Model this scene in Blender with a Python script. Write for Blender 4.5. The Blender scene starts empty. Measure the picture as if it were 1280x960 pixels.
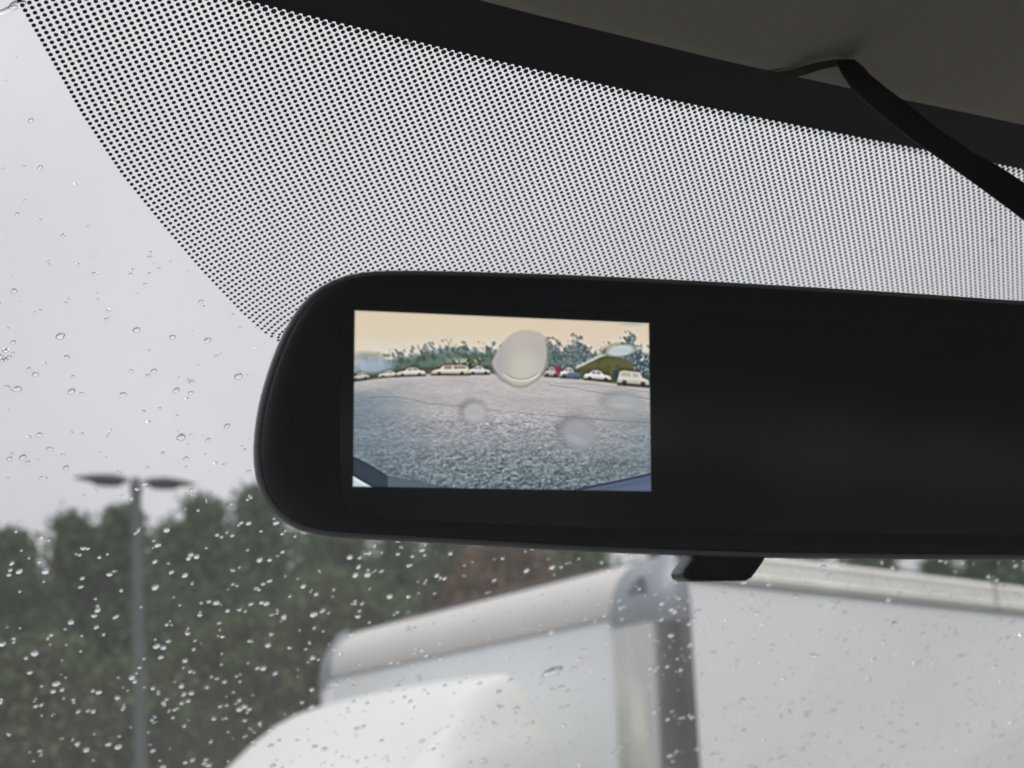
import bpy, bmesh, math, random
import numpy as np
from mathutils import Vector, Matrix, Euler

R_ = math.radians
random.seed(7)
rng = np.random.default_rng(11)
scene = bpy.context.scene
COL = scene.collection

# ------------------------------------------------------------------ camera
FPX = 2100.0                                   # focal length in pixels of a 1280 px wide frame
PITCH, YAW, ROLL = R_(16.45), R_(33.0), 0.036  # the driver looks up and right at the mirror
EYE = Vector((-0.37, 0.0, 1.70))
fw = Vector((math.sin(YAW) * math.cos(PITCH), math.cos(YAW) * math.cos(PITCH), math.sin(PITCH)))
r0 = Vector((math.cos(YAW), -math.sin(YAW), 0))
u0 = r0.cross(fw)
CR = r0 * math.cos(ROLL) - u0 * math.sin(ROLL)
CU = u0 * math.cos(ROLL) + r0 * math.sin(ROLL)
cam_data = bpy.data.cameras.new('camera')
cam = bpy.data.objects.new('camera', cam_data)
COL.objects.link(cam)
M = Matrix.Identity(4)
for i in range(3):
    M[i][0], M[i][1], M[i][2], M[i][3] = CR[i], CU[i], -fw[i], EYE[i]
cam.matrix_world = M
cam_data.sensor_width = 36.0
cam_data.lens = FPX / 1280 * 36.0
cam_data.clip_start = 0.02
cam_data.clip_end = 2000
cam_data.dof.use_dof = True
cam_data.dof.focus_distance = 0.61
cam_data.dof.aperture_fstop = 18.0
scene.camera = cam

# ------------------------------------------------------------------ sky, sun, exposure
SUN_EL, SUN_AZ = R_(54), R_(196)               # soft brightness of the overcast, behind the car
world = bpy.data.worlds.new('World')
scene.world = world
world.use_nodes = True
nt = world.node_tree
nt.nodes.clear()
out = nt.nodes.new('ShaderNodeOutputWorld')
bgn = nt.nodes.new('ShaderNodeBackground')
sky = nt.nodes.new('ShaderNodeTexSky')
sky.sky_type = 'NISHITA'
sky.sun_disc = False
sky.sun_elevation = SUN_EL
sky.sun_rotation = SUN_AZ
sky.dust_density = 4.0
hs = nt.nodes.new('ShaderNodeHueSaturation')
hs.inputs['Saturation'].default_value = 0.12
nt.links.new(sky.outputs[0], hs.inputs['Color'])
tc = nt.nodes.new('ShaderNodeTexCoord')
sep = nt.nodes.new('ShaderNodeSeparateXYZ')
nt.links.new(tc.outputs['Generated'], sep.inputs[0])
ramp = nt.nodes.new('ShaderNodeValToRGB')       # overcast: the zenith about twice as bright as the horizon
ramp.color_ramp.elements[0].position = 0.0
ramp.color_ramp.elements[0].color = (4.85, 4.86, 5.12, 1)
ramp.color_ramp.elements[1].position = 1.0
ramp.color_ramp.elements[1].color = (13.2, 13.45, 13.85, 1)
nt.links.new(sep.outputs['Z'], ramp.inputs[0])
cn = nt.nodes.new('ShaderNodeTexNoise')
cn.inputs['Scale'].default_value = 3.2
cn.inputs['Detail'].default_value = 5
cn.inputs['Roughness'].default_value = 0.45
nt.links.new(tc.outputs['Generated'], cn.inputs['Vector'])
mr = nt.nodes.new('ShaderNodeMapRange')
mr.inputs['From Min'].default_value = 0.3
mr.inputs['From Max'].default_value = 0.7
mr.inputs['To Min'].default_value = 0.90
mr.inputs['To Max'].default_value = 1.10
nt.links.new(cn.outputs['Fac'], mr.inputs['Value'])
mul = nt.nodes.new('ShaderNodeVectorMath')
mul.operation = 'SCALE'
nt.links.new(ramp.outputs[0], mul.inputs[0])
nt.links.new(mr.outputs[0], mul.inputs['Scale'])
mix = nt.nodes.new('ShaderNodeMix')
mix.data_type = 'RGBA'
mix.inputs['Factor'].default_value = 0.88
nt.links.new(hs.outputs[0], mix.inputs['A'])
nt.links.new(mul.outputs[0], mix.inputs['B'])
nt.links.new(mix.outputs['Result'], bgn.inputs['Color'])
bgn.inputs['Strength'].default_value = 0.103
nt.links.new(bgn.outputs[0], out.inputs[0])

sd = bpy.data.lights.new('sun', 'SUN')
sd.energy = 1.5
sd.angle = R_(35)
sd.color = (1.0, 0.975, 0.94)
so = bpy.data.objects.new('sun', sd)
COL.objects.link(so)
sdir = Vector((math.sin(SUN_AZ) * math.cos(SUN_EL), math.cos(SUN_AZ) * math.cos(SUN_EL), math.sin(SUN_EL)))
so.rotation_euler = sdir.to_track_quat('Z', 'Y').to_euler()
so.location = (0, 0, 30)

scene.view_settings.view_transform = 'Standard'
scene.view_settings.look = 'None'
scene.view_settings.exposure = 0.0
scene.view_settings.gamma = 1.0
scene.view_settings.use_curve_mapping = False
scene.render.engine = 'CYCLES'
scene.cycles.max_bounces = 8
scene.cycles.transparent_max_bounces = 24
scene.cycles.transmission_bounces = 8
scene.cycles.glossy_bounces = 4
scene.cycles.diffuse_bounces = 4
scene.cycles.use_denoising = True
scene.cycles.filter_width = 1.6
scene.cycles.use_adaptive_sampling = True
scene.cycles.adaptive_threshold = 0.012


# ------------------------------------------------------------------ helpers
def unp(x, y, z=1.0):
    """point seen at a photograph pixel at a chosen distance, used to measure the place"""
    return EYE + (fw + CR * ((x - 640) / FPX) - CU * ((y - 480) / FPX)) * z


def proj(P):
    d = P - EYE
    z = d.dot(fw)
    return 640 + FPX * d.dot(CR) / z, 480 - FPX * d.dot(CU) / z, z


def srgb(r, g, b):
    f = lambda c: (c / 255 / 12.92) if c / 255 <= 0.04045 else ((c / 255 + 0.055) / 1.055) ** 2.4
    return (f(r), f(g), f(b), 1)


def mat(name, col, rough=0.5, metal=0.0, spec=0.5, var=0.0, vscale=5.0, bump=0.0, bscale=200.0, coat=0.0, col2=None, stretch=None):
    m = bpy.data.materials.new(name)
    m.use_nodes = True
    t = m.node_tree
    b = t.nodes['Principled BSDF']
    b.inputs['Base Color'].default_value = (*col[:3], 1)
    b.inputs['Roughness'].default_value = rough
    b.inputs['Metallic'].default_value = metal
    b.inputs['Specular IOR Level'].default_value = spec
    b.inputs['Coat Weight'].default_value = coat
    c = t.nodes.new('ShaderNodeTexCoord')
    src = c.outputs['Object']
    if stretch:
        mp = t.nodes.new('ShaderNodeMapping')
        mp.inputs['Scale'].default_value = stretch
        t.links.new(src, mp.inputs[0])
        src = mp.outputs[0]
    if var > 0:
        n = t.nodes.new('ShaderNodeTexNoise')
        n.inputs['Scale'].default_value = vscale
        n.inputs['Detail'].default_value = 6
        t.links.new(src, n.inputs['Vector'])
        rp = t.nodes.new('ShaderNodeValToRGB')
        rp.color_ramp.elements[0].position = 0.3
        rp.color_ramp.elements[1].position = 0.7
        c2 = col2 if col2 else tuple(x * (1 - var) for x in col[:3])
        rp.color_ramp.elements[0].color = (*c2[:3], 1)
        rp.color_ramp.elements[1].color = (*[min(1, x * (1 + var * 0.5)) for x in col[:3]], 1)
        t.links.new(n.outputs['Fac'], rp.inputs[0])
        t.links.new(rp.outputs[0], b.inputs['Base Color'])
    if bump > 0:
        n2 = t.nodes.new('ShaderNodeTexNoise')
        n2.inputs['Scale'].default_value = bscale
        n2.inputs['Detail'].default_value = 4
        t.links.new(src, n2.inputs['Vector'])
        bp = t.nodes.new('ShaderNodeBump')
        bp.inputs['Strength'].default_value = bump
        bp.inputs['Distance'].default_value = 0.002
        t.links.new(n2.outputs['Fac'], bp.inputs['Height'])
        t.links.new(bp.outputs[0], b.inputs['Normal'])
    return m


def mesh_obj(name, verts, faces, m, parent=None, smooth=False, **kw):
    me = bpy.data.meshes.new(name)
    me.from_pydata([tuple(v) for v in verts], [], [tuple(f) for f in faces])
    me.validate()
    me.update()
    if m:
        me.materials.append(m)
    if smooth:
        me.polygons.foreach_set('use_smooth', [True] * len(me.polygons))
    return link(name, me, parent, **kw)


def link(name, me, parent=None, **kw):
    o = bpy.data.objects.new(name, me)
    COL.objects.link(o)
    if parent is not None:
        o.parent = parent
    tag(o, **kw)
    return o


def tag(o, label=None, category=None, group=None, kind=None):
    for k, v in (('label', label), ('category', category), ('group', group), ('kind', kind)):
        if v:
            o[k] = v
    return o


def empty(name, loc=(0, 0, 0), **kw):
    o = bpy.data.objects.new(name, None)
    COL.objects.link(o)
    o.location = loc
    o.empty_display_size = 0.1
    return tag(o, **kw)


class MB:
    """collects verts and faces for one mesh"""
    def __init__(self):
        self.v, self.f = [], []

    def add(self, vs, fs):
        k = len(self.v)
        self.v += [Vector(v) for v in vs]
        self.f += [tuple(i + k for i in f) for f in fs]

    def box(self, a, b):
        x0, y0, z0 = a
        x1, y1, z1 = b
        self.add([(x0, y0, z0), (x1, y0, z0), (x1, y1, z0), (x0, y1, z0), (x0, y0, z1), (x1, y0, z1), (x1, y1, z1), (x0, y1, z1)],
                 [(0, 3, 2, 1), (4, 5, 6, 7), (0, 1, 5, 4), (1, 2, 6, 5), (2, 3, 7, 6), (3, 0, 4, 7)])

    def loft(self, rings, cap0=True, cap1=True, closed=True):
        n = len(rings[0])
        k = len(self.v)
        for r in rings:
            self.v += [Vector(p) for p in r]
        for i in range(len(rings) - 1):
            for j in range(n if closed else n - 1):
                a, b = k + i * n + j, k + i * n + (j + 1) % n
                self.f.append((a, b, b + n, a + n))
        if cap0:
            self.f.append(tuple(k + j for j in range(n))[::-1])
        if cap1:
            e = k + (len(rings) - 1) * n
            self.f.append(tuple(e + j for j in range(n)))

    def tube(self, pts, rads, n=10):
        rings = []
        for i, p in enumerate(pts):
            p = Vector(p)
            d = (Vector(pts[min(i + 1, len(pts) - 1)]) - Vector(pts[max(i - 1, 0)])).normalized()
            s = d.cross(Vector((0, 0, 1)))
            if s.length < 1e-3:
                s = Vector((1, 0, 0))
            s.normalize()
            t = d.cross(s)
            r = rads[i] if isinstance(rads, (list, tuple)) else rads
            rings.append([p + (s * math.cos(2 * math.pi * k / n) + t * math.sin(2 * math.pi * k / n)) * r for k in range(n)])
        self.loft(rings)

    def build(self, name, m, parent=None, smooth=False, bevel=0.0, fix=True, angle=40, **kw):
        bm = bmesh.new()
        vs = [bm.verts.new(v) for v in self.v]
        for f in self.f:
            try:
                bm.faces.new([vs[i] for i in f])
            except ValueError:
                pass
        if fix:
            bmesh.ops.recalc_face_normals(bm, faces=bm.faces)
        if bevel > 0:
            es = [e for e in bm.edges if len(e.link_faces) == 2 and e.calc_face_angle(0) > R_(30)]
            bmesh.ops.bevel(bm, geom=es, offset=bevel, segments=2, affect='EDGES', profile=0.5)
        if smooth:
            for f in bm.faces:
                f.smooth = True
            for e in bm.edges:
                if len(e.link_faces) == 2 and e.calc_face_angle(0) > R_(angle):
                    e.smooth = False
        me = bpy.data.meshes.new(name)
        bm.to_mesh(me)
        bm.free()
        if m:
            me.materials.append(m)
        return link(name, me, parent, **kw)


def interp(x, xs, ys):
    return float(np.interp(x, xs, ys))


# ------------------------------------------------------------------ ground
gm = mat('wet_asphalt', (0.05, 0.05, 0.052), rough=0.45, var=0.35, vscale=0.6, bump=0.4, bscale=60)
mesh_obj('ground', [(-300, -300, 0), (300, -300, 0), (300, 300, 0), (-300, 300, 0)], [(0, 1, 2, 3)], gm, kind='structure',
         label='wet dark asphalt of the parking lot', )
verge = mat('verge_grass', (0.05, 0.062, 0.028), rough=0.9, var=0.4, vscale=1.5, bump=0.8, bscale=30)
mesh_obj('grass_verge', [(-40, 31, 0.006), (90, -12, 0.006), (140, 60, 0.006), (-10, 110, 0.006)], [(0, 1, 2, 3)], verge, kind='structure',
         label='grass verge under the trees at the edge of the lot')

# ------------------------------------------------------------------ the trees beyond the lot
bark = mat('bark', (0.075, 0.06, 0.048), rough=0.95, var=0.4, vscale=8, bump=0.6, bscale=25)


def leaf_mat(name, c1, c2):
    m = bpy.data.materials.new(name)
    m.use_nodes = True
    t = m.node_tree
    b = t.nodes['Principled BSDF']
    b.inputs['Roughness'].default_value = 0.6
    b.inputs['Specular IOR Level'].default_value = 0.35
    a = t.nodes.new('ShaderNodeAttribute')
    a.attribute_name = 'tone'
    n = t.nodes.new('ShaderNodeTexNoise')
    n.inputs['Scale'].default_value = 0.9
    c = t.nodes.new('ShaderNodeTexCoord')
    t.links.new(c.outputs['Object'], n.inputs['Vector'])
    ad = t.nodes.new('ShaderNodeMath')
    ad.operation = 'ADD'
    t.links.new(a.outputs['Fac'], ad.inputs[0])
    t.links.new(n.outputs['Fac'], ad.inputs[1])
    h = t.nodes.new('ShaderNodeMath')
    h.operation = 'MULTIPLY'
    h.inputs[1].default_value = 0.5
    t.links.new(ad.outputs[0], h.inputs[0])
    rp = t.nodes.new('ShaderNodeValToRGB')
    rp.color_ramp.elements[0].color = (*c1, 1)
    rp.color_ramp.elements[0].position = 0.25
    rp.color_ramp.elements[1].color = (*c2, 1)
    rp.color_ramp.elements[1].position = 0.75
    t.links.new(h.outputs[0], rp.inputs[0])
    t.links.new(rp.outputs[0], b.inputs['Base Color'])
    tr = t.nodes.new('ShaderNodeBsdfTranslucent')
    t.links.new(rp.outputs[0], tr.inputs['Color'])
    mx = t.nodes.new('ShaderNodeMixShader')
    mx.inputs[0].default_value = 0.35
    o = t.nodes['Material Output']
    t.links.new(b.outputs[0], mx.inputs[1])
    t.links.new(tr.outputs[0], mx.inputs[2])
    t.links.new(mx.outputs[0], o.inputs[0])
    return m


pine_leaf = leaf_mat('pine_needles', (0.050, 0.080, 0.040), (0.128, 0.178, 0.098))
olive_leaf = leaf_mat('olive_leaves', (0.072, 0.098, 0.044), (0.138, 0.172, 0.084))
rust_leaf = leaf_mat('rust_leaves', (0.115, 0.066, 0.034), (0.19, 0.108, 0.055))


def tree_meshes(seed, H, Rmax, base, clumps, per, leaf, shape):
    """trunk with limbs, and a crown of leaf faces gathered in clumps on the limb ends"""
    g = np.random.default_rng(seed)
    tb = MB()
    lean = g.normal(0, 0.02, 2)
    tp = [(lean[0] * z * H, lean[1] * z * H, z * H * 0.96) for z in np.linspace(0, 1, 7)]
    tb.tube(tp, [0.17 * (H / 10) * (1 - 0.9 * z) + 0.015 for z in np.linspace(0, 1, 7)], 9)
    P, T, D = [], [], []
    for i in range(clumps):
        t = base + (1 - base) * (i + g.random()) / clumps
        if shape == 'pine':
            prof = (1 - (t - base) / (1 - base)) ** 0.9 * (0.45 + 1.0 * g.random()) + 0.07
        else:
            prof = math.sin(math.pi * min(1, max(0.0, (t - base) / (1 - base) * 0.85 + 0.15))) ** 0.6 * (0.75 + 0.4 * g.random())
        a = i * 2.399963 + g.normal(0, 0.3)
        rr = Rmax * prof
        z = t * H
        tip = np.array([math.cos(a) * rr + lean[0] * z, math.sin(a) * rr + lean[1] * z, z + 0.10 * rr])
        root = np.array([lean[0] * z, lean[1] * z, max(0.3, z - 0.25 * rr)])
        if i % 3 == 0 and rr > 0.5:
            mid = (tip + root) / 2 + np.array([0, 0, 0.08 * rr])
            r_ = 0.028 * (H / 10) * (1.3 - t)
            tb.tube([root, mid, tip], [r_ + 0.012, r_ * 0.7 + 0.008, 0.008], 5)
        tone = g.random()
        frac = (t - base) / (1 - base)
        for k in range(int(per * (1.15 - 0.75 * frac))):
            s = g.random() ** 0.55
            q = root + (tip - root) * (0.25 + 0.75 * s)
            spread = 0.13 * rr + 0.17
            q = q + g.normal(0, 1, 3) * np.array([spread, spread, spread * 0.6]) * (0.55 + 0.45 * s)
            P.append(q)
            T.append(0.65 * tone + 0.35 * g.random())
            d = (tip - root) * 0.6 + g.normal(0, 1, 3) * (0.5 * np.linalg.norm(tip - root) + 0.25)
            D.append(d / (np.linalg.norm(d) + 1e-6))
    P, T, D = np.array(P), np.array(T), np.array(D)
    n = len(P)
    w = np.cross(D, g.normal(0, 1, (n, 3)))
    w /= np.linalg.norm(w, axis=1, keepdims=True) + 1e-9
    L = leaf * (0.7 + 0.7 * g.random((n, 1)))
    Wd = L * (0.42 if shape == 'pine' else 0.6)
    V = np.stack([P - D * L * 0.5, P + w * Wd * 0.5, P + D * L * 0.5, P - w * Wd * 0.5], 1).reshape(-1, 3)
    me = bpy.data.meshes.new('crown')
    me.vertices.add(4 * n)
    me.vertices.foreach_set('co', V.ravel().astype(np.float32))
    me.loops.add(4 * n)
    me.loops.foreach_set('vertex_index', np.arange(4 * n, dtype=np.int32))
    me.polygons.add(n)
    me.polygons.foreach_set('loop_start', np.arange(0, 4 * n, 4, dtype=np.int32))
    me.update(calc_edges=True)
    at = me.attributes.new('tone', 'FLOAT', 'POINT')
    at.data.foreach_set('value', np.repeat(T, 4).astype(np.float32))
    bm = bmesh.new()
    vs = [bm.verts.new(v) for v in tb.v]
    for f in tb.f:
        bm.faces.new([vs[i] for i in f])
    bmesh.ops.recalc_face_normals(bm, faces=bm.faces)
    tm = bpy.data.meshes.new('trunk')
    bm.to_mesh(tm)
    bm.free()
    tm.materials.append(bark)
    return tm, me


PINES = [tree_meshes(100 + k, 10.0, [2.5, 2.9, 2.2, 2.7][k], [0.10, 0.14, 0.08, 0.16][k], 170, 190, 0.20, 'pine') for k in range(4)]
for _, me in PINES:
    me.materials.append(pine_leaf)
BROAD = [tree_meshes(200 + k, 8.0, [2.7, 3.1][k], 0.10, 150, 190, 0.21, 'broad') for k in range(2)]
for _, me in BROAD:
    me.materials.append(olive_leaf)
RUST = tree_meshes(300, 8.0, 2.3, 0.12, 120, 190, 0.20, 'broad')
RUST[1].materials.append(rust_leaf)


def plant_tree(name, ms, px, dist, top_y, label, cat='tree', group=None, rot=0.0, H0=10.0):
    """a tree whose trunk stands at the bearing of px, dist metres off, as tall as top_y says"""
    p = unp(px, top_y, dist)
    s = p.z / H0
    o = empty(name, (p.x, p.y, 0), label=label, category=cat, group=group)
    o.rotation_euler = (0, 0, rot)
    o.scale = (s * 0.5 + 0.5, s * 0.5 + 0.5, s)
    for nm, me in (('trunk', ms[0]), ('crown', ms[1])):
        link(nm, me, o)
    return o


front = [
    (205, 44, 662, 3, 'pine in the dip between lamp post and the tallest pine'),
    (-12, 43, 690, 1, 'lowest pine at the left edge of the view'),
    (-95, 39, 712, 0, 'dark green pine just past the left edge of the windshield view'),
    (36, 40, 668, 1, 'dark pine with a low rounded top well left of lamp post'),
    (104, 41, 644, 2, 'narrow green pine with pointed top just left of lamp post'),
    (145, 42, 640, 0, 'dense dark pine directly behind the lamp post'),
    (272, 40, 628, 3, 'tallest pine of the tree line, left of the mirror end'),
    (338, 42, 618, 1, 'pine rising behind the rounded left end of the mirror'),
    (450, 41, 640, 2, 'pine below the display screen, its foot behind the truck fairing'),
    (548, 43, 650, 0, 'dark pine above the white front rail of the box truck'),
    (735, 44, 660, 3, 'pine behind the near top corner of the box truck'),
    (905, 43, 655, 1, 'pine hidden behind the hanging mirror tab and truck box'),
    (1090, 42, 684, 2, 'pine whose top shows left in the gap over the truck roof'),
    (1215, 44, 676, 0, 'pine whose top shows right in the gap over the truck roof'),
    (1330, 43, 690, 3, 'pine at the right edge of the view over the truck roof'),
]
for i, (px, d, ty, k, lab) in enumerate(front):
    plant_tree('pine_tree', PINES[k], px, d, ty, lab, group='pines at the edge of the lot', rot=i * 1.7)
for i, (px, d, ty) in enumerate([(-40, 48, 770), (65, 49, 745), (160, 50, 735), (245, 48, 730), (320, 50, 705), (405, 49, 670), (500, 50, 660),
                                 (600, 49, 662), (690, 50, 660), (820, 51, 670), (1000, 50, 690), (1120, 51, 690), (1185, 50, 696), (1270, 50, 690)]):
    plant_tree('pine_tree', PINES[(i * 3 + 1) % 4], px, d, ty, 'dark pine in the back row, filling gaps between the front pines',
               group='pines in the back row', rot=i * 2.3 + 1)
for i, px in enumerate((-185, -275, -370, -460)):
    plant_tree('pine_tree', PINES[i], px, 41 + i, 700 + 8 * (i % 2), 'dark pine standing beyond the left edge of the view', group='pines left of the view', rot=i * 1.1)
for i, (px, d, ty, k, lab) in enumerate([
        (60, 37, 800, 0, 'olive green leafy tree low at the left edge of the view'),
        (300, 37, 770, 1, 'olive green leafy tree under the left end of the mirror'),
        (420, 38, 716, 0, 'lighter olive tree just above the left end of the truck rail'),
        (185, 37, 830, 1, 'olive green leafy tree at the foot of the lamp post')]):
    plant_tree('broadleaf_tree', BROAD[k], px, d, ty, lab, group='leafy trees in front of the pines', rot=i * 1.3, H0=8.0)
plant_tree('autumn_tree', RUST, 632, 41, 676, 'rust brown autumn tree above the truck rail under the mirror', H0=8.0)


# the woods across the lot behind the car, which the truck's metal reflects
wv, wf = [], []
gw = np.random.default_rng(77)
src = np.empty(len(PINES[0][1].vertices) * 3, np.float32)
PINES[0][1].vertices.foreach_get('co', src)
src = src.reshape(-1, 4, 3)[::6]
allv = []
for k, x in enumerate(np.arange(-62, 64, 3.0)):
    a = gw.uniform(0, 6.28)
    sc_ = gw.uniform(1.15, 1.5)
    q = src.copy()
    c0 = q.mean(1, keepdims=True)
    q = c0 + (q - c0) * 2.6
    q = np.stack([q[..., 0] * math.cos(a) - q[..., 1] * math.sin(a), q[..., 0] * math.sin(a) + q[..., 1] * math.cos(a), q[..., 2]], -1) * sc_
    allv.append(q + np.array([x + gw.uniform(-1, 1), -30 + 0.004 * x * x + gw.uniform(-2, 2), 0]))
wq = np.concatenate(allv).reshape(-1, 3)
mesh_obj('woods', wq, np.arange(len(wq)).reshape(-1, 4).tolist(), pine_leaf, None, kind='stuff', label='woods across the parking lot behind the car')

# ------------------------------------------------------------------ lamp post
lamp_metal = mat('lamp_bronze', (0.085, 0.10, 0.10), rough=0.55, metal=0.2, var=0.2, vscale=3)
lamp_lens = mat('lamp_lens', (0.13, 0.15, 0.15), rough=0.3)
top = unp(170, 606, 23.0)
down = (Vector((0, 0, -1)) + CR * 0.045).normalized()
hgt = top.z / -down.z
LP = empty('lamp_post', top + down * hgt, label='tall grey parking lot lamp post with two flat lamp heads', category='lamp post')
lb = -(down * hgt)
b = MB()
b.tube([(0, 0, 0), tuple(lb * 0.5), tuple(lb)], [0.105, 0.088, 0.07], 16)
b.build('pole', lamp_metal, LP, smooth=True)
b = MB()
b.tube([(0, 0, 0), (0, 0, 0.42), (0, 0, 0.5)], [0.27, 0.27, 0.2], 20)
b.build('concrete_base', mat('concrete', (0.32, 0.31, 0.29), rough=0.9, var=0.2, vscale=6), LP, smooth=True)
armd = (unp(243, 606, 23.35) - unp(92, 597, 22.65))
armd.normalize()
arms = armd.cross(Vector((0, 0, 1))).normalized()
armu = arms.cross(armd)
for sg in (-1, 1):
    b = MB()
    rings = []
    # half length profile: blunt at the pole, deep in the middle, pointed outside
    for t, hw, hu, hd in [(0.09, 0.03, 0.022, 0.022), (0.13, 0.07, 0.045, 0.035), (0.22, 0.15, 0.075, 0.055), (0.36, 0.19, 0.095, 0.075),
                          (0.52, 0.18, 0.085, 0.06), (0.68, 0.13, 0.055, 0.03), (0.79, 0.07, 0.025, 0.012), (0.845, 0.02, 0.008, 0.005)]:
        c = lb + armd * (sg * t) + armu * 0.05
        rings.append([c + arms * (hw * math.cos(a)) + armu * (0.78 * (hu if math.sin(a) > 0 else hd) * math.sin(a)) for a in np.linspace(0, 2 * math.pi, 17)[:-1]])
    b.loft(rings)
    hd_ = b.build('lamp_head', lamp_metal, LP, smooth=True)
    b = MB()
    ring = [lb + armd * (sg * (0.38 + 0.2 * math.cos(a))) + arms * (0.13 * math.sin(a)) + armu * (-0.008) for a in np.linspace(0, 2 * math.pi, 17)[:-1]]
    b.loft([ring, [p + armu * -0.012 for p in ring]])
    b.build('lens', lamp_lens, hd_)
b = MB()
b.tube([tuple(lb + down * 0.12), tuple(lb), tuple(lb - down * 0.1)], [0.085, 0.085, 0.05], 14)
b.build('pole_cap', lamp_metal, LP, smooth=True)

# ------------------------------------------------------------------ box truck
TK = empty('box_truck', (3.42890534, 4.89533095, 0), label='white box truck with aluminium corner posts and cab roof fairing', category='truck')
TK.rotation_euler = (0, 0, 0.0863)
panel = mat('white_panel', (0.875, 0.895, 0.91), rough=0.32, var=0.04, vscale=1.2, bump=0.02, bscale=4)
railm = mat('rail_white', (0.56, 0.53, 0.515), rough=0.4, var=0.05, vscale=2.5)
side_rail = mat('rail_aluminium', (0.86, 0.835, 0.785), rough=0.45, metal=0.0, var=0.12, vscale=3.0, stretch=(1, 6, 6))
alu = mat('post_aluminium', (0.70, 0.69, 0.66), rough=0.20, metal=1.0, var=0.10, vscale=4, stretch=(6, 6, 0.5))
cast = mat('corner_casting', (0.25, 0.27, 0.305), rough=0.45, metal=0.3, var=0.12, vscale=6)
fair = mat('fairing_white', (0.655, 0.655, 0.627), rough=0.3, var=0.03, vscale=2)
dark = mat('dark_rubber', (0.02, 0.02, 0.022), rough=0.7)
slotm = mat('slot_grey', (0.16, 0.17, 0.20), rough=0.6)
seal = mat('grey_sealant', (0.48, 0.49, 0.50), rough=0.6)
W, LEN, ZT, ZS, ZB = 2.48, 4.6, 2.885, 2.652, 0.95
RR = ZT - ZS                                  # radius of the rounded front rail
b = MB()
b.box((0.004, 0.10, ZB), (0.05, W - 0.10, ZS + 0.02))
b.build('front_panel', panel, TK)
b = MB()
b.box((0.10, 0.004, ZB), (LEN, 0.05, 2.79))
b.build('side_panel', panel, TK)
b = MB()
b.box((0.10, W - 0.05, ZB), (LEN, W - 0.004, 2.79))
b.build('side_panel', panel, TK)
b = MB()
b.box((LEN - 0.05, 0.05, ZB), (LEN, W - 0.05, 2.80))
b.build('rear_door', panel, TK)
b = MB()
b.loft([[(RR - 0.02, y, ZT - 0.004 + 0.03 * (1 - (2 * (y - W / 2) / W) ** 2)) for y in np.linspace(0.05, W - 0.05, 9)],
        [(LEN, y, ZT - 0.004 + 0.03 * (1 - (2 * (y - W / 2) / W) ** 2)) for y in np.linspace(0.05, W - 0.05, 9)]], False, False, closed=False)
b.build('roof', railm, TK, smooth=True)
b = MB()
b.box((0.1, 0.05, ZB - 0.12), (LEN, W - 0.05, ZB - 0.001))
b.build('floor_frame', dark, TK)
# rounded rail along the top of the front
b = MB()
prof = [(-0.005, ZS - 0.004), (-0.005, ZS + 0.02)] + [(RR * (1 - math.cos(a)) - 0.005 * math.cos(a), ZS + 0.02 + (RR - 0.02) * math.sin(a)) for a in np.linspace(0.08, math.pi / 2, 12)]
b.loft([[(x, y, z) for x, z in prof] for y in (0.27, W - 0.16)], False, False, closed=False)
fr = b.build('front_rail', railm, TK, smooth=True)
b = MB()
b.box((-0.001, 0.27, ZS - 0.013), (0.004, W - 0.12, ZS - 0.005))
b.build('sealant_line', seal, fr)
for k, y in enumerate(np.linspace(0.45, W - 0.35, 9)):
    b = MB()
    b.tube([(-0.003, y, ZS + 0.016), (-0.0085, y, ZS + 0.016)], [0.006, 0.004], 8)
    b.build('rivet', railm, fr, smooth=True)


def plan(t, rad, flat_front, flat_side):
    """plan of a corner post, t 0 on the front face to 1 on the side face; returns point and outward normal"""
    L = [flat_front, rad * math.pi / 2, flat_side]
    s = t * sum(L)
    if s <= L[0]:
        return (0.0, rad + flat_front - s), (-1.0, 0.0)
    s -= L[0]
    if s <= L[1]:
        a = s / rad
        return (rad - rad * math.cos(a), rad - rad * math.sin(a)), (-math.cos(a), -math.sin(a))
    s -= L[1]
    return (rad + s, 0.0), (0.0, -1.0)


for side in (0, 1):
    fy = (lambda y: y) if side == 0 else (lambda y: W - y)
    ff = 0.145 if side == 0 else 0.03
    ts = np.linspace(0, 1, 25)
    b = MB()
    rings = []
    for z in (ZB, ZS - 0.02):
        rings.append([((p[0] + 0.010 * n[0]), fy(p[1] + 0.010 * n[1]), z) for p, n in (plan(t, 0.125, ff, 0.012) for t in ts)]
                     + [((p[0] - 0.02 * n[0]), fy(p[1] - 0.02 * n[1]), z) for p, n in (plan(t, 0.125, ff, 0.012) for t in ts[::-1])])
    b.loft(rings)
    b.build('corner_post', alu if side == 0 else panel, TK, smooth=True)
    # cast cap that turns the rounded rail round the corner
    b = MB()
    rings = []
    for ph in np.concatenate([[-0.12], np.linspace(0, math.pi / 2, 12)]):
        row = []
        for t in ts:
            p, n = plan(t, 0.125, ff, 0.012)
            wf = n[0] ** 2
            inset = (RR * wf + 0.105 * (1 - wf)) * (1 - math.cos(max(ph, 0))) - 0.017
            z = ZS - 0.02 + (RR + 0.018) * math.sin(ph)
            row.append((p[0] - inset * n[0], fy(p[1] - inset * n[1]), z))
        rings.append(row)
    b.loft(rings, False, False, closed=False)
    cc = b.build('corner_cap', cast, TK, smooth=True, angle=60)
    if side == 0:
        for dz, hw in ((0.100, 0.036), (0.076, 0.050), (0.122, 0.02)):
            b = MB()
            x = RR * (1 - math.cos(math.asin(min(1, dz / RR)))) - 0.021
            b.box((x - 0.001, 0.125 - hw, ZS + dz - 0.006), (x + 0.012, 0.125 + hw, ZS + dz + 0.005))
            b.build('cast_slot', slotm, cc)
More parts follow.
